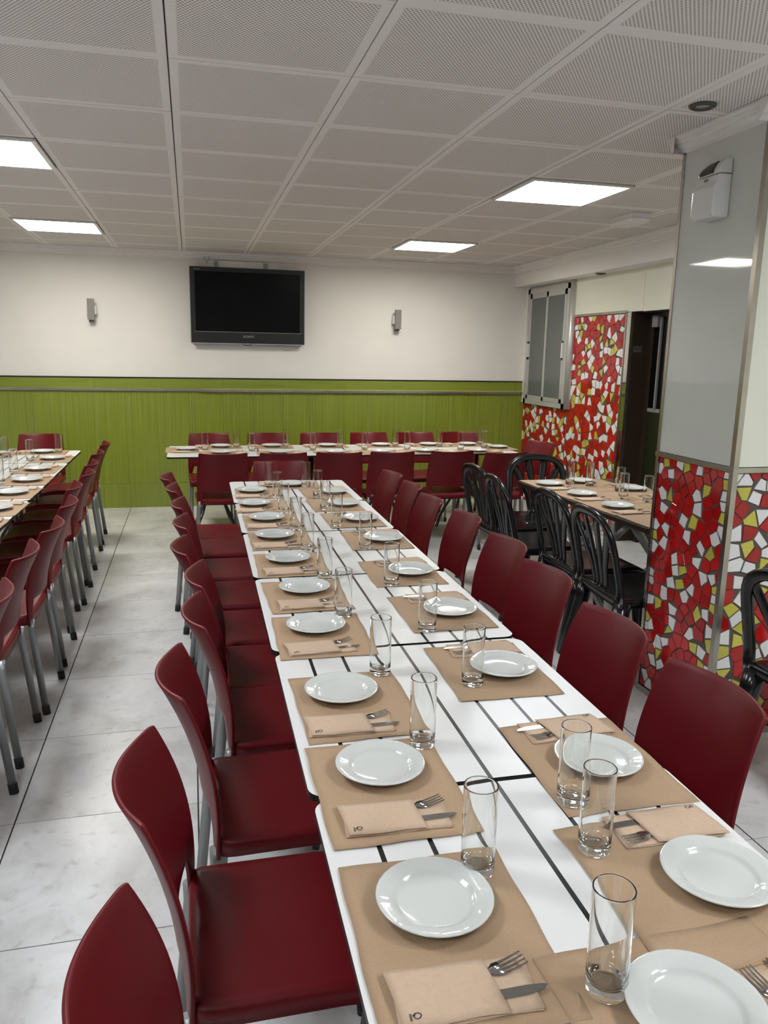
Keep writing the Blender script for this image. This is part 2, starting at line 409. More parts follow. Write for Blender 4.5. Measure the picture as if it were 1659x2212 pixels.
MB().box(DX + .006, 4.86, .02, DX + .02, 5.80, 1.12).obj('lower_panel', 'dark_green', dr)
MB().box(DX - .03, 5.71, 1.80, DX + .006, 5.785, 1.89).obj('door_closer', 'grey_box', dr)
sg = MB().box(3.545, DY1 - .016, 1.600, 3.622, DY1 - .012, 1.648).obj('sign_plate', 'brown_sign', dr)
tx = link('sign_text', text_mesh('PRIVADO', .018, 'dark'), sg, (3.5835, DY1 - .0165, 1.624)); tx.rotation_euler = (radians(90), 0, 0)
# mosaic-side trims
structure(MB().box(RX - .016, 5.965, 0, RX, 5.982, DZ).box(RX - .016, 5.965, DZ - .004, RX, 6.905, DZ + .018).obj('trim_5', 'steel'))
structure(MB().box(RX - .018, DY1 - .002, 0, RX, DY1 + .008, DZ + .004).obj('trim_6', 'steel'))
MB().box(RX - .012, DY1 + .008, 0, RX, 5.965, DZ).obj('mirror_strip', 'mirror', wr)
# wainscot
TW = .2985; tx0 = -.5885
tr = structure(MB().box(LX, BACK - .008, 0, RX, BACK, 1.278).obj('trim_7', 'green_grout'))
for i in range(-10, 15):
    x0, x1 = tx0 + i * TW, tx0 + (i + 1) * TW
    x0, x1 = max(x0, LX), min(x1, RX)
    if x1 - x0 < .02: continue
    xc = (x0 + x1) / 2; wd = x1 - x0 - .004
    for z0, z1 in ((.0, .238), (.242, 1.142)):
        key = 'green_%d_%d' % (round(wd * 1000), round(z1 * 1000))
        if key not in tile_me:
            tile_me[key] = bake(MB().box(-wd / 2, -.004, z0, wd / 2, 0, z1).mesh('wall_tile', ['green_v']), [('BEVEL', dict(width=.0015, segments=1))])
        link('wall_tile', tile_me[key], tr, (xc, BACK - .008, 0))
for i in range(-4, 9):
    x0, x1 = -.30 + (i - 1) * .62, -.30 + i * .62; x0, x1 = max(x0, LX), min(x1, RX)
    if x1 - x0 < .02: continue
    wd = x1 - x0 - .004
    link('border_tile', MB().box(-wd / 2, -.004, 1.178, wd / 2, 0, 1.268).mesh('border_tile', ['green_h']), tr, ((x0 + x1) / 2, BACK - .008, 0))
rl = structure(MB().box(LX, BACK - .03, 1.150, .10, BACK - .008, 1.172).obj('trim_8', 'steel'))
structure(MB().box(.10, BACK - .036, 1.144, RX, BACK - .008, 1.166).obj('trim_9', 'steel'))
structure(MB().box(LX, BACK - .016, 1.270, RX, BACK, 1.282).obj('trim_10', 'bezel'))
# window in the right wall
WY0, WY1, WZ0, WZ1 = 6.95, 7.90, 1.055, 2.235
wn = structure(MB().box(RX - .045, WY0, WZ0, RX, WY1, WZ0 + .05).box(RX - .045, WY0, WZ1 - .05, RX, WY1, WZ1).box(RX - .045, WY1 - .05, WZ0, RX, WY1, WZ1).box(RX - .045, WY0, WZ0, RX, WY0 + .05, WZ1)
               .box(RX - .02, WY0 - .06, WZ0, RX, WY1, SOFZ).obj('window_1', 'alu'))
for y0, y1, dx in ((7.40, 7.85, 0), (7.00, 7.44, -.012)):
    f = MB().box(RX - .038 + dx, y0, WZ0 + .05, RX - .022 + dx, y0 + .04, WZ1 - .05).box(RX - .038 + dx, y1 - .04, WZ0 + .05, RX - .022 + dx, y1, WZ1 - .05) \
        .box(RX - .038 + dx, y0, WZ0 + .05, RX - .022 + dx, y1, WZ0 + .09).box(RX - .038 + dx, y0, WZ1 - .10, RX - .022 + dx, y1, WZ1 - .05).obj('window_frame', 'alu', wn)
    MB().box(RX - .032 + dx, y0 + .03, WZ0 + .08, RX - .027 + dx, y1 - .03, WZ1 - .09).obj('pane', 'frost', f)
for y in (7.83, 7.02):
    la = MB().box(RX - .062, y - .013, 1.54, RX - .036, y + .013, 1.68).obj('latch', 'white_plastic', wn)
    MB().box(RX - .058, y - .008, 1.515, RX - .04, y + .008, 1.54).box(RX - .058, y - .008, 1.68, RX - .04, y + .008, 1.70).obj('latch_pivot', 'cap', la)
structure(MB().tube([(RX - .015, 6.925, WZ0), (RX - .015, 6.925, SOFZ)], .034, 20).obj('trim_11', 'alu'))
structure(MB().box(RX - .03, WY1, 1.06, RX, BACK, 2.26).obj('trim_12', 'white_wall'))
# ------------------------------------------------------------------ mosaic
def clip(poly, nx, ny, c):      # keep nx*x+ny*y<=c
    out = []; n = len(poly)
    for i in range(n):
        a, b_ = poly[i], poly[(i + 1) % n]; da, db = nx * a[0] + ny * a[1] - c, nx * b_[0] + ny * b_[1] - c
        if da <= 0: out.append(a)
        if (da < 0 < db) or (db < 0 < da):
            t = da / (da - db); out.append((a[0] + (b_[0] - a[0]) * t, a[1] + (b_[1] - a[1]) * t))
    return out
def cells(sites, rects, gap):
    """voronoi cells of sites [(u,v,c)], clipped to the first rect that holds the site, grout gap left free"""
    res = []
    for i, (u, v, c) in enumerate(sites):
        rc = next((r for r in rects if r[0] <= u <= r[2] and r[1] <= v <= r[3]), None)
        if rc is None: continue
        poly = [(rc[0] + .003, rc[1] + .003), (rc[2] - .003, rc[1] + .003), (rc[2] - .003, rc[3] - .003), (rc[0] + .003, rc[3] - .003)]
        for j, (a, b_, c2) in enumerate(sites):
            if i == j: continue
            dx, dy = a - u, b_ - v; d = math.hypot(dx, dy)
            if d > .17: continue
            poly = clip(poly, dx / d, dy / d, (dx * (a + u) + dy * (b_ + v)) / 2 / d - gap / 2)
            if len(poly) < 3: break
        if len(poly) >= 3:
            # drop very short edges
            q = [p for k, p in enumerate(poly) if math.hypot(p[0] - poly[k - 1][0], p[1] - poly[k - 1][1]) > .004]
            def area(a, b_, d): return abs((b_[0] - a[0]) * (d[1] - a[1]) - (d[0] - a[0]) * (b_[1] - a[1])) / 2
            keep = {'W': 4 + (i % 4 == 0), 'Y': 4 - (i % 3 == 0), 'R': 5}[c]
            while len(q) > keep:      # hand-broken pieces: few straight sides
                k = min(range(len(q)), key=lambda k: area(q[k - 1], q[k], q[(k + 1) % len(q)])); q.pop(k)
            if len(q) >= 3: res.append((q, c))
    return res
def fill(sites, rects, dmin, tries, rnd, pick):
    out = list(sites)
    for _ in range(tries):
        r = rnd.choice(rects) if len(rects) > 1 else rects[0]
        u, v = rnd.uniform(r[0], r[2]), rnd.uniform(r[1], r[3])
        if all((a - u) ** 2 + ((b_ - v) * .86) ** 2 > dmin * dmin for a, b_, _c in out): out.append((u, v, pick(rnd)))
    return out
CM = {'R': 'tile_red', 'W': 'tile_white', 'Y': 'tile_yellow'}
def shards(cs, parent, T, limit=300, order=None):
    """T maps (u,v,height) to world; the first `limit` in order are single parts, the rest one part"""
    if order: cs.sort(key=order)
    rest = {k: MB() for k in CM}
    for n, (poly, c) in enumerate(cs):
        cu, cv = sum(p[0] for p in poly) / len(poly), sum(p[1] for p in poly) / len(poly)
        h = .0035 + .0012 * random.random()
        # hand-cut tiles: white and yellow a little smaller
        k = .93 if c != 'R' else 1.0
        pl = [((p[0] - cu) * k, (p[1] - cv) * k) for p in poly]
        TT = Matrix.Translation(Vector((0, 0, 0)))
        loc, axes = T(cu, cv)
        ax = Matrix((axes[0], axes[1], axes[2])).transposed()
        nn = len(pl)
        vs_ = [ax @ Vector((p[0], p[1], 0)) for p in pl] + [ax @ Vector((p[0], p[1], h * .7)) for p in pl] + [ax @ Vector((p[0] * .965, p[1] * .965, h)) for p in pl]
        fs = [(i, (i + 1) % nn, nn + (i + 1) % nn, nn + i) for i in range(nn)] + [(nn + i, nn + (i + 1) % nn, 2 * nn + (i + 1) % nn, 2 * nn + i) for i in range(nn)] + [tuple(2 * nn + i for i in range(nn))]
        if ax.determinant() < 0: fs = [tuple(reversed(f)) for f in fs]
        if n < limit:
            MB().add(vs_, fs).obj('mosaic_tile', CM[c], parent, loc)
        else:
            rest[c].add([Vector(loc) + v for v in vs_], fs)
    b_ = MB(); k = 0
    for mi, c in enumerate(CM):
        r = rest[c]; b_.add(r.v, r.f, mi)
    if b_.v:
        tag(b_.obj('mosaic_tiles', [CM[c] for c in CM], parent), kind='stuff')
def pick_w(r): 
    x = r.random(); return 'W' if x < .33 else ('Y' if x < .46 else 'R')
rw = random.Random(11)
rects = [(5.985, 0, 6.95, 1.915), (6.95, 0, 7.972, 1.05)]
st = fill([], rects, .047, 9000, rw, pick_w)
# keep white pieces mostly apart from white ones
for i in range(len(st)):
    if st[i][2] == 'W':
        near = [s for k, s in enumerate(st) if k != i and math.hypot(s[0] - st[i][0], s[1] - st[i][1]) < .068 and s[2] == 'W']
        if len(near) > 1: st[i] = (st[i][0], st[i][1], 'R')
cs = cells(st, rects, .002)
shards(cs, wr, lambda u, v: ((RX, u, v), ((0, 1, 0), (0, 0, 1), (-1, 0, 0))), 300,
       order=lambda c: c[0][0][0] + max(0, .75 - c[0][0][1]) * 1.5)

# ------------------------------------------------------------------ column
CX, CY0, CY1, CX1, CZ = 2.05, 2.60, 3.11, 2.62, 1.125
co = structure(MB().box(CX, CY0, 0, CX1, CY1, 2.62).obj('wall_column', 'grout'))
MB().box(CX - .006, CY0 + .015, CZ + .02, CX, CY1 - .012, 2.42).obj('glass_panel', 'grey_glass', co)
MB().box(CX + .015, CY0 - .006, CZ + .02, CX1, CY0, 2.42).obj('cream_panel', 'cream', co)
MB().box(CX - .01, CY1 - .012, 0, CX, CY1 + .006, 2.42).box(CX - .012, CY0 - .012, 0, CX + .012, CY0 + .012, 2.42).obj('corner_profile', 'steel', co)
MB().box(CX - .015, CY0 - .0155, CZ - .002, CX, CY1 + .008, CZ + .018).box(CX, CY0 - .0155, CZ - .002, CX1, CY0, CZ + .018).obj('edge_strip', 'steel', co)
MB().box(CX - .012, CY0 - .012, 0, CX, CY1, .03).box(CX, CY0 - .012, 0, CX1, CY0, .03).obj('kick_strip', 'steel', co)
crown('trim_13', (CX, CY1 + .06), (CX, CY0 - .06), (-1, 0)); crown('trim_14', (CX - .06, CY0), (CX1, CY0), (0, -1)); crown('trim_15', (CX1, CY1), (CX - .06, CY1), (0, 1))
LFS = "W3114,1070 Y3040,1101 W3004,1059 W2937,1109 Y2895,1103 W2800,1105 W2610,1108 Y2617,1074 W3052,963 Y2988,969 W3032,897 Y2756,1026 W2811,992 W2797,940 W2625,1016 W2597,983 W3115,808 Y3087,763 W3003,803 W3117,720 W3011,745 W2884,872 Y2818,873 W2843,806 W2664,843 Y2612,933 W2618,872 W2753,778 Y2687,773 W2921,686 W2905,644 Y2856,649 Y2860,593 W2768,724 W2933,580 W3116,582 W3094,554 W2715,661 W2658,675 W2785,584 W2824,544 Y2616,634 W2605,594 Y2623,555 Y2725,499 W2672,509 W3072,465 Y3013,456 W2972,518 W2901,469 Y3104,361 W3120,330 W3057,339 W2893,406 Y2920,354 W2929,306 W2984,272 Y2977,223 W3017,182 W2950,184 W2768,395 W2649,459 Y2739,351 W2673,348 Y2614,388 Y2676,284 W2627,282 W3073,82 W3022,46"
FFS = "W2107,1091 Y2108,1042 W2161,1018 W2202,949 Y2154,933 W2096,877 W2211,839 Y2152,817 W2098,746 W2173,723 W2143,606 Y2107,554 W2133,520 W2098,434 Y2148,425 W2203,443 Y2204,510 W2108,328 Y2109,277 W2246,356 Y2229,391 W2121,225 Y2168,221 W2225,205 Y2235,753 W2243,787 W2250,687 Y2231,623 Y2255,310 Y2284,136"
def parse(S_, lo, hi):
    r = []
    for t in S_.split():
        a, b_ = t[1:].split(','); r.append((min(max(int(a) / 1000, lo + .012), hi - .012), int(b_) / 1000, t[0]))
    return r
rect = [(CY0 + .012, .03, CY1 - .012, CZ - .002)]
st = fill(parse(LFS, *(rect[0][0], rect[0][2])), rect, .040, 9000, rw, lambda r: 'R')
shards(cells(st, rect, .0035), co, lambda u, v: ((CX, u, v), ((0, 1, 0), (0, 0, 1), (-1, 0, 0))))
rect = [(CX + .012, .03, CX1, CZ - .002)]
st = fill(parse(FFS, *(rect[0][0], rect[0][2])), rect, .045, 5000, rw, lambda r: 'R' if r.random() < .7 else pick_w(r))
shards(cells(st, rect, .0035), co, lambda u, v: ((u, CY0, v), ((1, 0, 0), (0, 0, 1), (0, -1, 0))), 120)

# ------------------------------------------------------------------ ceiling
cl = structure(MB().box(LX, NY, 2.56, FX, BACK, 2.62).obj('ceiling', 'ceiling_plain'))
cx0, cy0, T = -.641, 2.815, .6
lit = []
for (i, j) in [(a, b_) for a in (-1, 4) for b_ in (-6, -2, 2, 6)] : lit.append((i, j if (i, j) != (4, -2) else -4))
light_cells = set(lit)
for i in range(-5, 7):
    for j in range(-11, 9):
        x0, y0 = cx0 + i * T, cy0 + j * T; x1, y1 = x0 + T, y0 + T
        X0, X1, Y0, Y1 = max(x0, LX), min(x1, SOFX), max(y0, NY), min(y1, BACK)
        if X1 - X0 < .04 or Y1 - Y0 < .04 or (i, j) in light_cells: continue
        # tile pivot is the full cell centre so the perforated field keeps its margins
        gx, gy = .0026, .0016
        mxc, myc = (x0 + x1) / 2, (y0 + y1) / 2
        key = 'ct_%d_%d_%d_%d' % tuple(round(q * 1000) for q in (X0 - mxc, X1 - mxc, Y0 - myc, Y1 - myc))
        if key not in tile_me:
            tile_me[key] = MB().box(X0 - mxc + gx, Y0 - myc + gy, 0, X1 - mxc - gx, Y1 - myc - gy, .012).mesh('ceiling_tile', ['ceiling_tile'])
        t = link('ceiling_tile', tile_me[key], cl, (mxc, myc, CEIL + random.uniform(0, .0022)))
        t.rotation_euler = (radians(random.uniform(-.12, .12)), radians(random.uniform(-.12, .12)), 0)
# dark backing above the joints
MB().box(LX, NY, CEIL + .017, cx0 - T, BACK, CEIL + .02).box(cx0, NY, CEIL + .017, cx0 + 4 * T, BACK, CEIL + .02).box(cx0 + 5 * T, NY, CEIL + .017, SOFX, BACK, CEIL + .02).obj('joint_backing', 'grid_dark', cl)
bk = MB()
for i in (-1, 4):
    js = sorted(b_ for a, b_ in lit if a == i); prev = NY
    for b_ in js:
        y = cy0 + b_ * T; bk.box(cx0 + i * T, prev, CEIL + .017, cx0 + (i + 1) * T, y, CEIL + .02); prev = y + T
    bk.box(cx0 + i * T, prev, CEIL + .017, cx0 + (i + 1) * T, BACK, CEIL + .02)
bk.obj('joint_backing', 'grid_dark', cl)

def ceiling_light(cx, cy, lm, label):
    o = empty('ceiling_light', (cx, cy, CEIL)); tag(o, label, 'light', 'square ceiling light panels')
    h = .298; w_ = .022
    f = MB()
    for a, b_, c, d in ((-h, -h, h, -h + w_), (-h, h - w_, h, h), (-h, -h + w_, -h + w_, h - w_), (h - w_, -h + w_, h, h - w_)): f.box(a, b_, -.012, c, d, -.002)
    f.obj('frame', 'white_plastic', o)
    k = h - .004; ww = MB()
    for a, b_, c, d in ((-k, -k, k, -k + .006), (-k, k - .006, k, k), (-k, -k, -k + .006, k), (k - .006, -k, k, k)): ww.box(a, b_, -.002, c, d, .07)
    ww.obj('housing', 'white_plastic', o)
    MB().box(-h + w_ + .006, -h + w_ + .006, .022, h - w_ - .006, h - w_ - .006, .03).box(-k, -k, .068, k, k, .072, 1).obj('diffuser', [lm, 'white_plastic'], o)
    return o
names = {(-1, 2): 'square white light panel cut by the left picture edge', (-1, 6): 'square light panel in the ceiling far left, by the back wall',
         (4, 2): 'large square light panel near the column', (4, 6): 'square light panel in the ceiling at right, by the back wall'}
for (i, j) in lit:
    ceiling_light(cx0 + (i + .5) * T, cy0 + (j + .5) * T, 'lit_warm' if j >= 6 else 'lit_cool',
                  names.get((i, j), 'square ceiling light panel %s the viewer, on the %s' % ('far behind' if j < -5 else 'just behind', 'left' if i < 0 else 'right')))
def downlight(x, y, z, r, label):
    o = empty('downlight', (x, y, z)); tag(o, label, 'light')
    MB().lathe([(r, .0), (r, -.006), (r * .8, -.010), (r * .62, -.006), (r * .58, .002)], 28).obj('ring', 'lamp_ring', o)
    MB().lathe([(r * .58, -.001), (r * .4, -.004), (.0005, -.005)], 24).obj('bulb', 'lamp_bulb', o)
downlight(1.85, 2.73, CEIL, .048, 'small round dark recessed spotlight in the ceiling beside the column')
downlight(3.45, 6.33, SOFZ, .045, 'small round recessed spotlight under the soffit over the mosaic wall')
o = empty('vent_box', (2.83, 4.86, CEIL)); tag(o, 'small white box fixed to the ceiling left of the column', 'box')
MB().box(-.14, -.07, -.028, .14, .07, -.001).obj('base', 'white_trim', o); MB().box(-.135, -.065, -.056, .135, .065, -.030).obj('cover', 'white_trim', o)
o.rotation_euler = (0, 0, radians(90))

# ================================================================== TABLES
def table_proto(surface, edge, label, cat='table'):
    root = empty('dining_table'); tag(root, label, cat)
    pl = rounded(.708, .708, .032, 5)
    me = MB().prism(pl, -.014, 0, 0, 1).mesh('tabletop', [edge, surface])
    t = link('tabletop', me, root, (0, 0, .75))
    def foot(sx, sy):
        p = [(sx * .075, sy * .075, .725), (sx * .075, sy * .075, .40), (sx * .085, sy * .078, .33), (sx * .12, sy * .10, .26), (sx * .16, sy * .13, .19), (sx * .19, sy * .16, .10), (sx * .205, sy * .175, .03), (sx * .21, sy * .18, .012)]
        return MB().tube(p, .0125, 10)
    for sx in (-1, 1):
        for sy in (-1, 1): foot(sx, sy).obj('leg', 'dark_tube', root)
    ring = [( .085 * cos(a), .085 * sin(a), .43) for a in [2 * pi * k / 24 for k in range(25)]]
    MB().tube(ring, .008, 8, cap=False).obj('ring', 'dark_tube', root)
    MB().box(-.20, -.03, .722, .20, .03, .736).box(-.03, -.20, .722, .03, .20, .7355).obj('bracket', 'dark_tube', root)
    return root
tp = Proto(table_proto('laminate', 'edge', 'x'))
ORD = ['first', 'second', 'third', 'fourth', 'fifth', 'sixth', 'seventh', 'eighth', 'ninth', 'tenth']
yj = [.92, 1.642, 2.365, 3.085, 3.805, 4.52]
for k, y in enumerate(yj):
    tp.place((.545 + .006 * (y - 1), y, 0), radians(-.6), '%s square white table from the viewer in the long middle row' % ORD[k], 'tables of the long middle row')
for k, x in enumerate([.163, .883, 1.603, 2.323]):
    tp.place((x, 6.425, 0), pi / 2 + radians(random.uniform(-.3, .3)), '%s square white table from the left in the row along the green wall' % ORD[k], 'tables of the back row')
for k, y in enumerate([6.195, 5.475, 4.755, 4.035, 3.315, 2.595]):
    tp.place((-1.212 + .004 * (6.2 - y) , y, 0), 0, '%s square white table from the green wall in the left-hand row' % ORD[k], 'tables of the left row')
# brown right-hand table on crossed legs
rt = empty('dining_table', (2.43, 3.97, 0), radians(2.2)); tag(rt, 'long dark table with crossed grey legs, covered in brown paper, behind the column', 'table')
MB().prism(rounded(.70, 1.44, .015, 3), -.022, 0, 0).obj('tabletop', 'brown_top', rt, (0, 0, .75))
for y in (-.50, .50):
    for sx in (-1, 1): MB().tube([(sx * .29, y + sx * .018, .015), (sx * .26, y + sx * .018, .05), (-sx * .26, y + sx * .018, .70), (-sx * .28, y + sx * .018, .725)], .019, 10).obj('leg', 'pale_leg', rt)
MB().tube([(0, -.50, .375), (0, .50, .375)], .012, 8).obj('stretcher', 'tube', rt)
# lengthways crossed legs seen below the edge
for x in (-.24, .24):
    for s_ in (-1, 1): MB().tube([(x + s_ * .012, s_ * .42, .015), (x + s_ * .012, -s_ * .42, .725)], .017, 10).obj('leg', 'pale_leg', rt)

# ================================================================== CHAIRS
def sm(a, b_, x):
    t = min(max((x - a) / (b_ - a), 0), 1); return t * t * (3 - 2 * t)
def red_chair():
    root = empty('dining_chair'); tag(root, 'x', 'chair')
    # seat shell with rolled edges
    def seat(u, v):
        a, b_ = 2 * u - 1, 2 * v - 1
        x = .199 * math.copysign(min(abs(a) / .86, 1), a); y = .01 + .208 * math.copysign(min(abs(b_) / .86, 1), b_)
        # round the plan corners
        cxn, cyn = abs(x) / .199, abs(y - .01) / .208
        if cxn > .8 and cyn > .8:
            k = math.hypot(cxn - .8, cyn - .8)
            if k > .2: sc = .2 / k; x = math.copysign((.8 + (cxn - .8) * sc) * .199, x); y = .01 + math.copysign((.8 + (cyn - .8) * sc) * .208, y - .01)
        z = .452 - .012 * (1 - (x / .199) ** 2) * (1 - max(0, (y - .01) / .208) ** 2) - .012 * sm(.12, .22, y) - .010 * sm(.06, .2, y)
        ex, ey = max(0, (abs(a) - .80) / .20), max(0, (abs(b_) - .80) / .20)
        e = max(ex, ey); z -= .040 * e * e + .004 * e
        return (x * (1 - .01 * e), y, z)
    me = bake(MB().sheet(seat, 25, 25).mesh('seat', ['red']), [('SOLIDIFY', dict(thickness=.007, offset=-1))])
    link('seat', me, root)
    # backrest
    def back(u, v):
        a = 2 * u - 1; ab = abs(a)
        zb = .505 - .105 * sm(.74, .88, ab)
        zt = .797 + .006 * ab ** 4 - .003 * sm(.96, 1, ab) ** 3
        z = zb + (zt - zb) * v
        t = (z - .42) / .38
        hw = .193 - .016 * t ** 2 + .004 * sin(pi * min(max(t, 0), 1))
        x = a * hw
        yc = -.212 - .012 * t - .096 * max(t, 0) ** 2.2
        sag = .022 + .040 * max(t, 0)
        y = yc + sag * (a * a)
        if z < .5: y += 0
        return (x, y, z)
    me = bake(MB().sheet(back, 31, 21).mesh('backrest', ['red']), [('SOLIDIFY', dict(thickness=.009, offset=0)), ('BEVEL', dict(width=.003, segments=2, limit_method='ANGLE', angle_limit=radians(50)))])
    for p_ in me.polygons: p_.use_smooth = True
    link('backrest', me, root)
    for sx in (-1, 1):
        for rear in (True, False):
            if rear: p = [(sx * .178, -.196, .428), (sx * .183, -.196, .38), (sx * .190, -.232, .018)]
            else: p = [(sx * .172, .165, .432), (sx * .177, .172, .36), (sx * .188, .197, .018)]
            l = MB().tube(p, .0105, 12, rx=.0145).obj('leg', 'tube', root)
            q = Vector(p[-1]); d = (Vector(p[-1]) - Vector(p[-2])).normalized()
            MB().tube([q - d * .022, q + d * .0165], .0125, 12, rx=.0165).obj('foot_cap', 'cap', l)
    fr = MB()
    for sx in (-1, 1): fr.tube([(sx * .178, -.19, .425), (sx * .172, .165, .418)], .009, 8)
    fr.tube([(-.175, -.185, .418), (.175, -.185, .418)], .008, 8).tube([(-.17, .15, .415), (.17, .15, .415)], .008, 8)
    fr.obj('seat_frame', 'tube', root)
    return root
rc = Proto(red_chair())
BK = .265      # distance from backrest top to the chair's origin
def chair_at(bx, by, rz, label, group):   # bx,by = middle of the backrest's top edge corners; rz = heading of local +y
    dx, dy = -sin(rz), cos(rz)
    return rc.place((bx + dx * BK, by + dy * BK, 0), rz, label, group)
yl = [4.85, 4.44, 3.98, 3.54, 3.09, 2.67, 2.28, 1.83, 1.366, .875]
xl = [-.145, -.10, -.062, -.042, -.042, .015, .008, -.048, -.103, -.115]
G = 'red chairs on the left side of the middle row'
n = len(yl)
for k in range(n):
    i = n - 1 - k
    chair_at(xl[i], yl[i], -pi / 2 + radians(random.uniform(-1.5, 1.5)), 'red plastic chair, %s from the viewer along the left side of the middle row' % ORD[k], G)
yr = [1.49, 1.95, 2.48, 2.93, 3.45, 3.91, 4.34, 4.79]; xr = [1.19, 1.19, 1.23, 1.265, 1.27, 1.23, 1.245, 1.24]
for k in range(8):
    chair_at(xr[k], yr[k], pi / 2 + radians(random.uniform(-3, 3)), 'red plastic chair, %s from the viewer along the right side of the middle row' % ORD[k], 'red chairs on the right side of the middle row')
chair_at(.585, 5.42, pi, 'red plastic chair alone at the far end of the middle row, facing the viewer', 'single red chairs at table ends')
for k, x in enumerate([.15, .68, 1.17, 1.65, 2.12, 2.57]):
    chair_at(x, 7.33, pi + radians(random.uniform(-2, 2)), 'red chair against the green wall, %s from the left behind the back row' % ORD[k], 'red chairs behind the back row')
for k, x in enumerate([.22, .67, 1.10, 1.525, 2.02, 2.43]):
    chair_at(x, 5.88 - (.12 if k == 5 else 0), radians(random.uniform(-2, 2)), 'red chair with its back to the viewer, %s from the left at the back row' % ORD[k], 'red chairs in front of the back row')
chair_at(3.05, 6.44, pi / 2 + radians(18), 'red plastic chair at the right end of the back row, by the mosaic wall', 'single red chairs at table ends')
chair_at(-1.29, 7.36, pi, 'red plastic chair at the far end of the left-hand row, by the green wall', 'single red chairs at table ends')
LT = [(-.70, 6.63), (-.69, 6.05), (-.67, 5.49), (-.645, 5.07), (-.66, 4.58), (-.62, 4.09), (-.61, 3.56), (-.635, 3.11), (-.615, 2.55)]
for k, (x, y) in enumerate(LT):
    chair_at(x, y, pi / 2 + radians(random.uniform(-2, 2)), 'red chair on the aisle side of the left-hand row, %s from the green wall' % ORD[k], 'red chairs of the left row')

def black_chair():
    root = empty('garden_chair'); tag(root, 'x', 'chair')
    # arched back frame: wide band swept along an arch
    def yb(z): return -.185 - .20 * max(0, z - .44) - .12 * max(0, z - .44) ** 2
    path = []
    for z in (.40, .50, .60, .66): path.append((-.218 + .010 * (z - .4) / .3, z))
    for k in range(1, 16):
        a = pi - pi * k / 16; path.append((.208 * math.copysign(abs(cos(a)) ** .72, cos(a)), (.66 + .165 * abs(sin(a)) ** .8)))
    for z in (.66, .60, .50, .40): path.append((.218 - .010 * (z - .4) / .3, z))
    def band(path2, wd, th, name, parent, yoff=0, mt='black_plastic', tap=None):
        vs_, fs = [], []
        for i, (x, z) in enumerate(path2):
            a = path2[max(i - 1, 0)]; c = path2[min(i + 1, len(path2) - 1)]
            tx_, tz_ = c[0] - a[0], c[1] - a[1]; l_ = math.hypot(tx_, tz_) or 1; nx, nz = -tz_ / l_, tx_ / l_
            ww = wd if tap is None else tap(i / (len(path2) - 1))
            for s1, s2 in ((-1, -.6), (-.5, -1), (.5, -1), (1, -.6), (1, .6), (.5, 1), (-.5, 1), (-1, .6)):
                X, Z = x + nx * s1 * ww / 2, z + nz * s1 * ww / 2
                vs_.append((X, yb(Z) + yoff + s2 * th / 2, Z))
        for i in range(len(path2) - 1):
            for k in range(8): fs.append((i * 8 + k, i * 8 + (k + 1) % 8, (i + 1) * 8 + (k + 1) % 8, (i + 1) * 8 + k))
        fs += [tuple(range(8)), tuple(range(len(path2) * 8 - 1, len(path2) * 8 - 9, -1))]
        return MB().add(vs_, fs, 0, True).obj(name, mt, parent)
    band(path, .046, .030, 'back_frame', root)
    # fan of slats rising from a narrow waist
    for x0, xm, x1, z1 in ((-.055, -.075, -.172, .765), (-.020, -.028, -.064, .815), (.020, .028, .064, .815), (.055, .075, .172, .765)):
        p = []
        for k in range(9):
            t = k / 8; z = .43 + (z1 - .43) * t
            x = x0 + (xm - x0) * min(1, t * 2.2) + (x1 - xm) * max(0, t - .35) ** 1.25 / (.65 ** 1.25)
            p.append((x, z))
        band(p, .034, .014, 'slat', root, .004, tap=lambda t: .034 + .018 * t)
    def seat(u, v):
        a, b_ = 2 * u - 1, 2 * v - 1
        x = (.215 + .012 * v) * math.copysign(min(abs(a) / .9, 1), a); y = -.20 + .42 * min(max((v - .04) / .92, 0), 1)
        z = .442 - .014 * (1 - a * a) * sin(pi * v) - .016 * sm(.85, 1, v)
        e = max(max(0, (abs(a) - .86) / .14), max(0, (abs(b_) - .88) / .12)); z -= .05 * e * e
        return (x, y, z)
    me = bake(MB().sheet(seat, 23, 23).mesh('seat', ['black_plastic']), [('SOLIDIFY', dict(thickness=.007, offset=-1))]); link('seat', me, root)
    for sx in (-1, 1):
        for rear in (-1, 1):
            y0 = -.165 if rear < 0 else .185; y1 = -.255 if rear < 0 else .215; xs, xe = .198, .232
            vs_ = []
            for t in (0, .25, .5, .75, 1):
                z = .415 * (1 - t) + .0 * t; cx_, cy_ = sx * (xs + (xe - xs) * t), y0 + (y1 - y0) * t ** 1.2; w1 = .040 - .016 * t; w2 = .040 - .014 * t
                for a, b_ in ((-1, -.5), (-.5, -1), (.5, -1), (1, -.5), (1, .5), (.5, 1), (-.5, 1), (-1, .5)): vs_.append((cx_ + a * w1, cy_ + b_ * w2, z))
            fs = [(i * 8 + k, (i + 1) * 8 + k, (i + 1) * 8 + (k + 1) % 8, i * 8 + (k + 1) % 8) for i in range(4) for k in range(8)] + [tuple(range(8)), tuple(range(39, 31, -1))]
            MB().add(vs_, fs, 0, True).obj('leg', 'black_plastic', root)
    return root
bc = Proto(black_chair())
BB = .245
def black_at(bx, by, rz, label):
    dx, dy = -sin(rz), cos(rz); return bc.place((bx + dx * BB, by + dy * BB, 0), rz, label, 'black arched-back plastic chairs')
black_at(1.84, 4.83, -pi / 2 + radians(4), 'black plastic chair with arched back, farthest on the near side of the brown-papered table')
black_at(1.80, 4.37, -pi / 2 - radians(4), 'second farthest black arched plastic chair beside the brown-papered table, pulled out')
black_at(1.91, 3.85, -pi / 2, 'second nearest black arched plastic chair beside the brown-papered table')
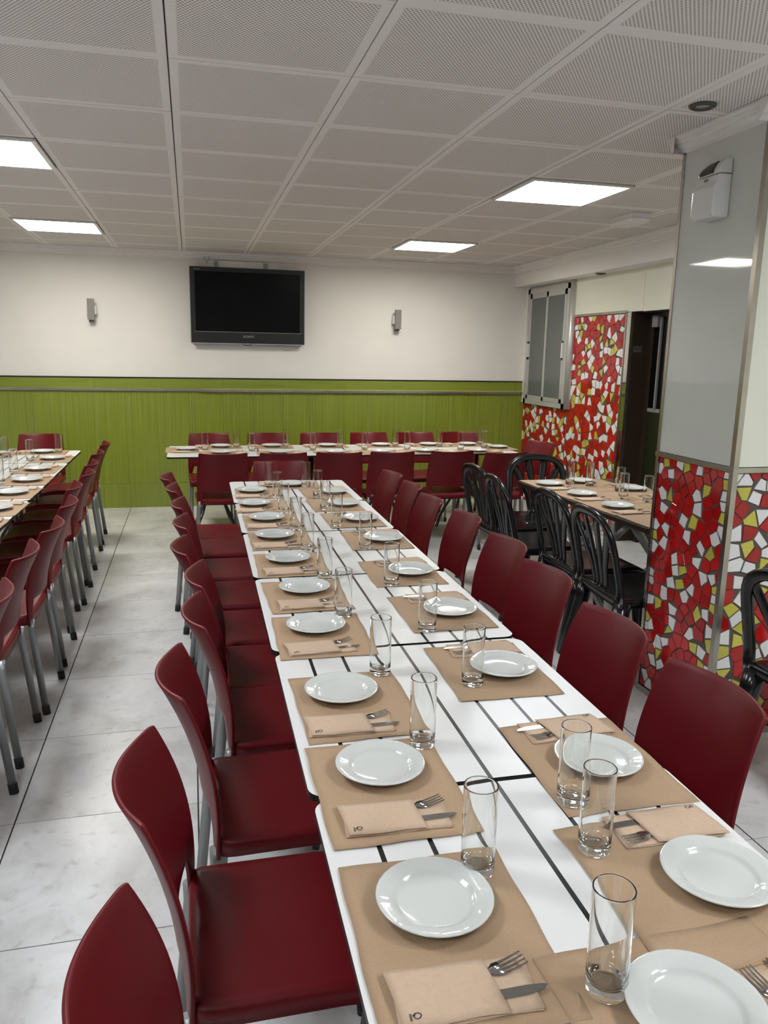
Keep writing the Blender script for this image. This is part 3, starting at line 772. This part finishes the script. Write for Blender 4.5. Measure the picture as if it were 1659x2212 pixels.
black_at(1.89, 3.36, -pi / 2 - radians(3), 'nearest black arched plastic chair beside the brown-papered table, left of the column')
black_at(2.45, 5.24, pi - radians(4), 'black arched plastic chair at the far head of the brown-papered table')
black_at(1.99, 2.15, -pi / 2 + radians(5), 'black plastic chair in front of the column, cut by the right picture edge')

# ================================================================== TABLEWARE
TOP = .75
def plate_proto():
    prof = [(.0006, .0035), (.048, .0035), (.049, .0), (.052, .0), (.054, .004), (.062, .008), (.083, .0145), (.0875, .0165), (.088, .018), (.0868, .0190), (.084, .0188), (.078, .0172), (.070, .0150), (.0635, .0133), (.0605, .0118), (.0575, .0085), (.052, .0068), (.03, .0062), (.0006, .0062)]
    N = 132
    rnd = random.Random(3); am = [rnd.uniform(.3, 1) for _ in range(N)]
    def fn(j, k, r, z):
        if 10 <= j <= 13: z += (.0011 if k % 2 else -.0007) * am[k]
        if 6 <= j <= 11: r += .0001 * (1 if k % 4 < 2 else -1) * am[k]
        return r, z
    me = MB().lathe(prof, N, fn=fn).mesh('plate', ['porcelain'])
    o = link('plate', me); tag(o, 'x', 'plate'); return Proto(o)
def glass_proto():
    root = empty('drinking_glass'); tag(root, 'x', 'glass'); R = .0272; H = .150
    MB().lathe([(.0003, .0016), (R - .009, .0012), (R - .0045, .0002), (R - .0018, .001), (R - .0004, .005), (R - .0002, .014), (R, .03), (R, .034), (R, H - .008), (R, H - .002), (R, H - .0008), (R - .0006, H), (R - .0014, H), (R - .0019, H - .0008), (R - .0019, H - .002), (R - .0019, H - .008), (R - .0019, .040),
                (R - .0019, .034), (R - .0026, .022), (R - .006, .0165), (R - .012, .0150), (.0003, .0145)], 48).obj('body', 'glass_solid', root)
    return Proto(root)
plate_p, glass_p = plate_proto(), glass_proto()
def mat_proto(seed, f=.265, r=.345):
    rnd = random.Random(seed); a, b_, c = rnd.uniform(0, 6), rnd.uniform(0, 6), rnd.uniform(0, 6)
    def fn(u, v):
        x, y = (u - .5) * f, (v - .5) * r
        e = max(abs(2 * u - 1), abs(2 * v - 1)) ** 6
        z = .0006 + e * (.0010 + .0010 * sin(x * 22 + a) * sin(y * 17 + b_))
        x += .0012 * sin(y * 40 + c) * abs(2 * u - 1) ** 4; y += .0012 * sin(x * 47 + a) * abs(2 * v - 1) ** 4
        return (x, y, max(z, .0004))
    me = bake(MB().sheet(fn, 17, 17).mesh('placemat', ['kraft']), [('SOLIDIFY', dict(thickness=.0003, offset=1))])
    o = link('placemat', me); tag(o, 'x', 'placemat'); return Proto(o)
mats_p = [mat_proto(k) for k in (1, 2, 3)]; bigmat = mat_proto(9, .30, .40)
def napkin_proto():
    root = empty('napkin'); tag(root, 'x', 'napkin')
    def layer(x0, x1, hw, z0, bul, name, seed, skew=0):
        rnd = random.Random(seed); a = rnd.uniform(0, 6)
        def fn(u, v):
            x = x0 + (x1 - x0) * u + skew * (v - .5); y = (v - .5) * 2 * hw + .0012 * sin(u * 9 + a)
            e = (1 - abs(2 * v - 1) ** 3)
            return (x, y, z0 + bul * e * (.55 + .45 * sin(pi * min(1, u * 1.15))) + .0004 * sin(u * 7 + a + v * 5))
        me = bake(MB().sheet(fn, 13, 9).mesh(name, ['napkin']), [('SOLIDIFY', dict(thickness=.0011, offset=1))])
        for p_ in me.polygons: p_.use_smooth = True
        return link(name, me, root)
    layer(-.098, .088, .0455, .0004, .0, 'lower_layer', 1, .006); layer(-.097, .085, .0445, .0018, .0003, 'middle_layer', 2, -.004)
    p = layer(-.1, .036, .0455, .0046, .0042, 'pocket', 3, -.010)
    # printed mark: round fruit-like outline with a stalk and a short column of characters
    mk = MB()
    def rib(pts, wd):
        for (xa, ya), (xb, yb_) in zip(pts, pts[1:]):
            d = math.hypot(xb - xa, yb_ - ya) or 1; nx, ny = -(yb_ - ya) / d * wd / 2, (xb - xa) / d * wd / 2
            mk.add([(xa + nx, ya + ny, 0), (xb + nx, yb_ + ny, 0), (xb - nx, yb_ - ny, 0), (xa - nx, ya - ny, 0)], [(0, 1, 2, 3)])
    rib([(.0015, .0040), (-.0005, .0012), (-.0002, -.0022), (.0028, -.0040), (.0062, -.0030), (.0086, .0004), (.0064, .0032), (.0030, .0038), (.0002, .0022), (-.0022, .0010)], .0012)
    rib([(.0010, .0012), (-.0008, -.0006), (-.0022, .0006)], .0011)
    for ys in (.0030, .0006, -.0018, -.0042):
        rib([(-.0062, ys), (-.0038, ys), (-.0038, ys - .0014), (-.0060, ys - .0016)], .0008)
    rib([(.0098, -.0038), (.0104, -.0038)], .0006)
    o = mk.obj('printed_mark', 'ink', p, (-.080, -.0325, .0087)); o.rotation_euler = (radians(6.5), 0, 0); o.scale = (1.05, 1.05, 1)
    return Proto(root)
def fork_proto():
    b_ = MB()
    # handle hidden in the pocket, neck, head and four tines; runs along +x
    secs = [(-.085, .007, .0), (-.05, .006, .0003), (.0, .0035, .0008), (.022, .003, .0018), (.030, .006, .0026), (.036, .0105, .0022), (.046, .0115, .0012)]
    v = []
    for x, h, z in secs: v += [(x, -h, z), (x, h, z), (x, h, z + .0014), (x, -h, z + .0014)]
    f = [(4 * i + k, 4 * (i + 1) + k, 4 * (i + 1) + (k + 1) % 4, 4 * i + (k + 1) % 4) for i in range(len(secs) - 1) for k in range(4)] + [(3, 2, 1, 0), tuple(4 * (len(secs) - 1) + k for k in (0, 1, 2, 3))]
    f = [tuple(reversed(q)) for q in f]
    b_.add(v, f, 0, True)
    for k in range(4):
        yc = -.0096 + k * .0064
        v = []
        for t in (0, .35, .7, 1):
            x = .0455 + .036 * t; z = .0012 + .0022 * t + .0028 * t * t; h = .0017 - .0009 * t
            v += [(x, yc * (1 + .06 * t) - h, z), (x, yc * (1 + .06 * t) + h, z), (x, yc * (1 + .06 * t) + h, z + .0014), (x, yc * (1 + .06 * t) - h, z + .0014)]
        f = [(4 * i + q, 4 * i + (q + 1) % 4, 4 * (i + 1) + (q + 1) % 4, 4 * (i + 1) + q) for i in range(3) for q in range(4)] + [(0, 1, 2, 3), (15, 14, 13, 12)]
        b_.add(v, f, 0, False)
    o = b_.obj('fork', 'cutlery'); tag(o, 'x', 'fork'); return Proto(o)
def knife_proto():
    pts = [(-.085, -.006), (-.03, -.006), (.0, -.0045), (.02, -.0085), (.07, -.0085), (.090, -.004), (.097, .002), (.092, .0045), (.07, .0062), (.02, .0062), (.0, .0045), (-.03, .006), (-.085, .006)]
    o = MB().prism(pts, 0, .0016, inset=.0).obj('knife', 'cutlery'); tag(o, 'x', 'knife'); return Proto(o)
nap_p, fork_p, knife_p = napkin_proto(), fork_proto(), knife_proto()
cnt = [0]
def setting(px, py, head, gx, gy, where, mr=0., nr=.165, nf=-.005, big=False, nz=0, mf=0, grp='middle row', nap=True):
    """head = direction the diner looks (radians, 0=+x); mr/nr = mat and napkin offset to the diner's right"""
    cnt[0] += 1; k = cnt[0]
    f = Vector((cos(head), sin(head))); r = Vector((sin(head), -cos(head)))
    c = Vector((px, py)); jit = radians(random.uniform(-1.6, 1.6))
    mp = (bigmat if big else mats_p[k % 3]); z = TOP + .0001 + .0005 * (k % 3)
    m_ = c + r * mr + f * mf
    mp.place((m_.x, m_.y, z), head + jit, 'brown kraft paper placemat under the plate %s' % where, 'placemats of the ' + grp)
    zt = z + .0011
    plate_p.place((px, py, zt), head + random.uniform(0, 6), 'round white ribbed plate %s' % where, 'plates of the ' + grp)
    if gx is not None: glass_p.place((gx, gy, TOP + .002), random.uniform(0, 6), 'tall clear straight drinking glass %s' % where, 'glasses of the ' + grp)
    if nap:
        q = c + r * nr + f * nf; a = head + radians(random.uniform(-3, 3)) ; zt += .0004
        nap_p.place((q.x, q.y, zt), a, 'folded pale brown paper cutlery napkin %s' % where, 'napkins of the ' + grp)
        fv = Vector((cos(a), sin(a))); lv = Vector((-sin(a), cos(a)))
        qf = q + fv * .008 + lv * .014; fork_p.place((qf.x, qf.y, zt + .0034), a + radians(14), 'steel fork in the napkin %s' % where, 'forks of the ' + grp)
        qk = q + fv * .006 - lv * .016; knife_p.place((qk.x, qk.y, zt + .0034), a + radians(2), 'steel knife in the napkin %s' % where, 'knives of the ' + grp)
PL = [(.33, .97), (.34, 1.36), (.33, 1.72), (.34, 2.18), (.36, 2.56), (.35, 2.96), (.34, 3.36), (.34, 3.73), (.31, 4.11), (.33, 4.51)]
GL = [(.42, 1.03), (.45, 1.44), (.45, 1.82), (.44, 2.27), (.45, 2.68), (.45, 3.11), (.45, 3.48), (.44, 3.88), (.45, 4.26), (.44, 4.64)]
for k in range(10):
    setting(*PL[k], 0, *GL[k], 'at the %s left seat of the middle row' % ORD[k], mr=.062, mf=(.333, .338, .35, .347, .355, .355, .36, .362, .365, .365)[k] - PL[k][0])
PR = [(.785, .93), (.78, 1.30), (.77, 1.78), (.78, 2.25), (.78, 2.71), (.80, 3.23), (.79, 3.65), (.78, 4.04), (.79, 4.41)]
GR = [(.63, 1.04), (.66, 1.18), (.66, 1.71), (.66, 2.10), (.67, 2.57), (.69, 3.09), (.65, 3.54), (.66, 3.93), (.68, 4.30)]
for k in range(9):
    setting(*PR[k], pi, *GR[k], 'at the %s right seat of the middle row' % ORD[k], mr=.005, mf=(.062, .015, .035, .03, .035, .03, .04, .05, .05)[k], nr=.142, nf=.01)
setting(.59, .71, pi / 2, .50, .77, 'at the near end of the middle row', mr=.015, nr=.135, nf=-.045)
setting(.58, 4.70, -pi / 2, .66, 4.63, 'at the far end of the middle row', nr=.15)
# back row
for k, (x, y, gx, gy) in enumerate([(.22, 6.27, .10, 6.47), (.67, 6.23, .47, 6.37), (1.13, 6.21, .97, 6.39), (1.51, 6.21, 1.41, 6.39), (1.89, 6.22, 1.78, 6.39), (2.34, 6.20, 2.24, 6.33)]):
    setting(x, y, pi / 2, gx, gy, 'at the %s near-side seat of the back row' % ORD[k], nr=.16, grp='back row')
for k, (x, y, gx, gy) in enumerate([(.23, 6.68, .36, 6.62), (.66, 6.67, .77, 6.60), (1.14, 6.67, 1.23, 6.56), (1.62, 6.67, 1.73, 6.60), (2.06, 6.67, 2.12, 6.56), (2.42, 6.67, 2.54, 6.66)]):
    setting(x, y, -pi / 2, gx, gy, 'at the %s wall-side seat of the back row' % ORD[k], nr=.16, grp='back row')
setting(-.05, 6.50, 0, None, None, 'at the left end of the back row', nr=.14, mf=-.03, grp='back row')
setting(2.62, 6.43, pi, 2.49, 6.42, 'at the right end of the back row', nr=.14, grp='back row')
# left row (aisle side faces -x)
for k, (x, y, gx, gy) in enumerate([(-.99, 6.04, -1.13, 5.98), (-1.0, 5.51, -1.13, 5.43), (-.98, 5.05, -1.11, 4.94), (-.98, 4.62, -1.12, 4.50), (-.97, 4.16, -1.1, 4.06), (-.98, 3.74, -1.1, 3.62)]):
    setting(x, y, pi, gx, gy, 'at the %s aisle seat of the left row' % ORD[k], nr=.15, grp='left row')
setting(-1.12, 6.43, -pi / 2, -1.0, 6.40, 'at the far end of the left row', nr=.14, grp='left row')
setting(-1.43, 6.34, 0, -1.33, 6.15, 'at the far left corner of the left row', nr=.15, grp='left row')
# papered right-hand table
setting(2.20, 4.50, radians(2), 2.34, 4.50, 'at the far near-side seat of the papered table', nr=.15, big=True, mf=.03, grp='papered table')
setting(2.235, 4.14, radians(2), 2.42, 3.99, 'at the middle near-side seat of the papered table', nr=.15, big=True, mf=.01, grp='papered table')
setting(2.25, 3.76, radians(2), 2.51, 3.88, 'at the papered table seat beside the column', nr=.15, big=True, mf=.01, grp='papered table')
setting(2.46, 4.57, -pi / 2, 2.44, 4.43, 'at the head of the papered table', nr=.0, nf=.15, big=True, mf=.04, grp='papered table', nap=False)
setting(2.64, 4.27, radians(182), 2.53, 4.22, 'at the far-side back seat of the papered table', nr=.15, big=True, grp='papered table')
setting(2.65, 3.88, radians(182), None, None, 'at the far-side front seat of the papered table', nr=.15, big=True, grp='papered table')
bigmat.place((2.28, 3.43, TOP + .0004), radians(1), 'brown paper sheet on the papered table corner beside the column', 'placemats of the papered table')
for k, (x, y) in enumerate(((2.42, 4.42), (2.43, 4.05), (2.44, 3.70))):
    bigmat.place((x, y, TOP + .0002), radians(2), 'brown paper sheet down the middle of the papered table, %s from the column' % ('farthest', 'second', 'nearest')[k], 'placemats of the papered table')
bigmat.place((2.58, 3.45, TOP + .0009), radians(4), 'brown paper sheet on the papered table behind the column', 'placemats of the papered table')

# ================================================================== ON THE WALLS
tv = empty('television', (.565, 7.88, 1.97)); tag(tv, 'black flat television mounted on the white wall', 'television')
tw, th_ = .545, .352
MB().box(-tw, .02, -th_, tw, .075, th_).obj('back_cover', 'bezel', tv)
bz = MB()
for a in ((-tw, -th_, tw, -.245), (-tw, .312, tw, th_), (-tw, -.245, -.500, .312), (.500, -.245, tw, .312)): bz.box(a[0], 0, a[1], a[2], .022, a[3])
bz.obj('bezel', 'bezel', tv)
MB().box(-.50, .006, -.245, .50, .02, .312).obj('screen', 'screen', tv)
MB().box(-.52, -.002, -.249, .52, .001, -.244).obj('bezel_line', 'grey_box', tv)
MB().box(-tw - .004, .004, -th_ - .008, tw + .004, .03, -th_).box(-tw - .006, .006, -th_, -tw, .024, th_).box(tw, .006, -th_, tw + .006, .024, th_).obj('silver_edge', 'silver', tv)
t = link('logo', text_mesh('SONY', .030, 'silver'), tv, (.0, -.0012, -.288)); t.rotation_euler = (radians(90), 0, 0); t.scale = (1.35, 1, 1)
t = link('logo', text_mesh('BRAVIA', .014, 'silver'), tv, (-.478, -.0012, .327)); t.rotation_euler = (radians(90), 0, 0); t.scale = (1.2, 1, 1)
MB().tube([(-.01 + .055 * cos(a), .04, -th_ + .004 + -.022 * sin(a)) for a in [pi * k / 12 for k in range(13)]], .0035, 6).obj('cable', 'cap', tv)
tv.rotation_euler = (radians(2.0), 0, 0)
br = empty('television_bracket', (.5, BACK, 2.36)); tag(br, 'white wall bracket with rail behind and above the television', 'bracket')
MB().box(-.30, -.035, -.03, .35, -.004, .028).obj('rail', 'white_trim', br)
MB().box(-.25, -.06, -.10, -.21, -.036, .02).box(.22, -.06, -.10, .26, -.036, .02).obj('hanger', 'tube', br)
MB().tube([(-.34, -.03, .055), (-.315, -.045, .0), (-.29, -.03, .06)], .004, 6).obj('hook', 'tube', br)
def sconce(x, z, label):
    o = empty('wall_lamp', (x, BACK, z)); tag(o, label, 'lamp', 'grey wall lamps on the white wall')
    MB().prism([(-.045, -.062), (.045, -.062), (.045, -.002), (-.045, -.002)], -.045, .035).obj('mount', 'white_plastic', o)
    MB().box(-.030, -.10, -.095, .030, -.063, .095).obj('body', 'grey_box', o)
    MB().box(-.023, -.058, -.115, .023, -.01, -.096).obj('lower_cap', 'grey_box', o)
sconce(-.88, 1.90, 'grey wall lamp left of the television'); sconce(2.07, 1.89, 'grey wall lamp right of the television')
# air freshener on the column
af = empty('air_freshener', (CX - .006, 2.852, 2.2)); tag(af, 'white plastic air freshener box high on the column', 'dispenser')
def prof_box(name, pts, y0, y1, matn, seg=2, w_=.006):      # pts in (out, z), out toward -x
    n_ = len(pts); v = [(-p[0], y0, p[1]) for p in pts] + [(-p[0], y1, p[1]) for p in pts]
    f = [tuple(range(n_)), tuple(range(2 * n_ - 1, n_ - 1, -1))] + [(i, n_ + i, n_ + (i + 1) % n_, (i + 1) % n_) for i in range(n_)]
    me = MB().add(v, f).mesh(name, [matn]); me = bake(me, [('BEVEL', dict(width=w_, segments=seg, limit_method='ANGLE', angle_limit=radians(25)))])
    return link(name, me, af)
prof_box('cover', [(0, .055), (.055, .055), (.058, .03), (.076, .005), (.078, -.09), (.066, -.105), (0, -.105)], -.068, .068, 'white_plastic')
prof_box('lid', [(0, .112), (.022, .112), (.040, .10), (.055, .075), (.057, .057), (0, .057)], -.068, .068, 'white_plastic')
def lid_out(z):
    pr = [(.057, .057), (.055, .075), (.040, .10), (.022, .112)]
    for (o0, z0), (o1, z1) in zip(pr, pr[1:]):
        if z <= z1: return o0 + (o1 - o0) * (z - z0) / (z1 - z0)
    return .022
def winf(u, v):
    z = .061 + .044 * v; y1 = -.030 + .088 * math.sqrt(max(0, 1 - v ** 1.6))
    return (-lid_out(z) - .0035, -.030 + (y1 + .030) * u, z)
link('window', bake(MB().sheet(winf, 9, 11).mesh('window', ['smoke_window']), [('SOLIDIFY', dict(thickness=.005, offset=0))]), af)
MB().box(-.0605, .0, .035, -.058, .02, .045).obj('button', 'grey_box', af)
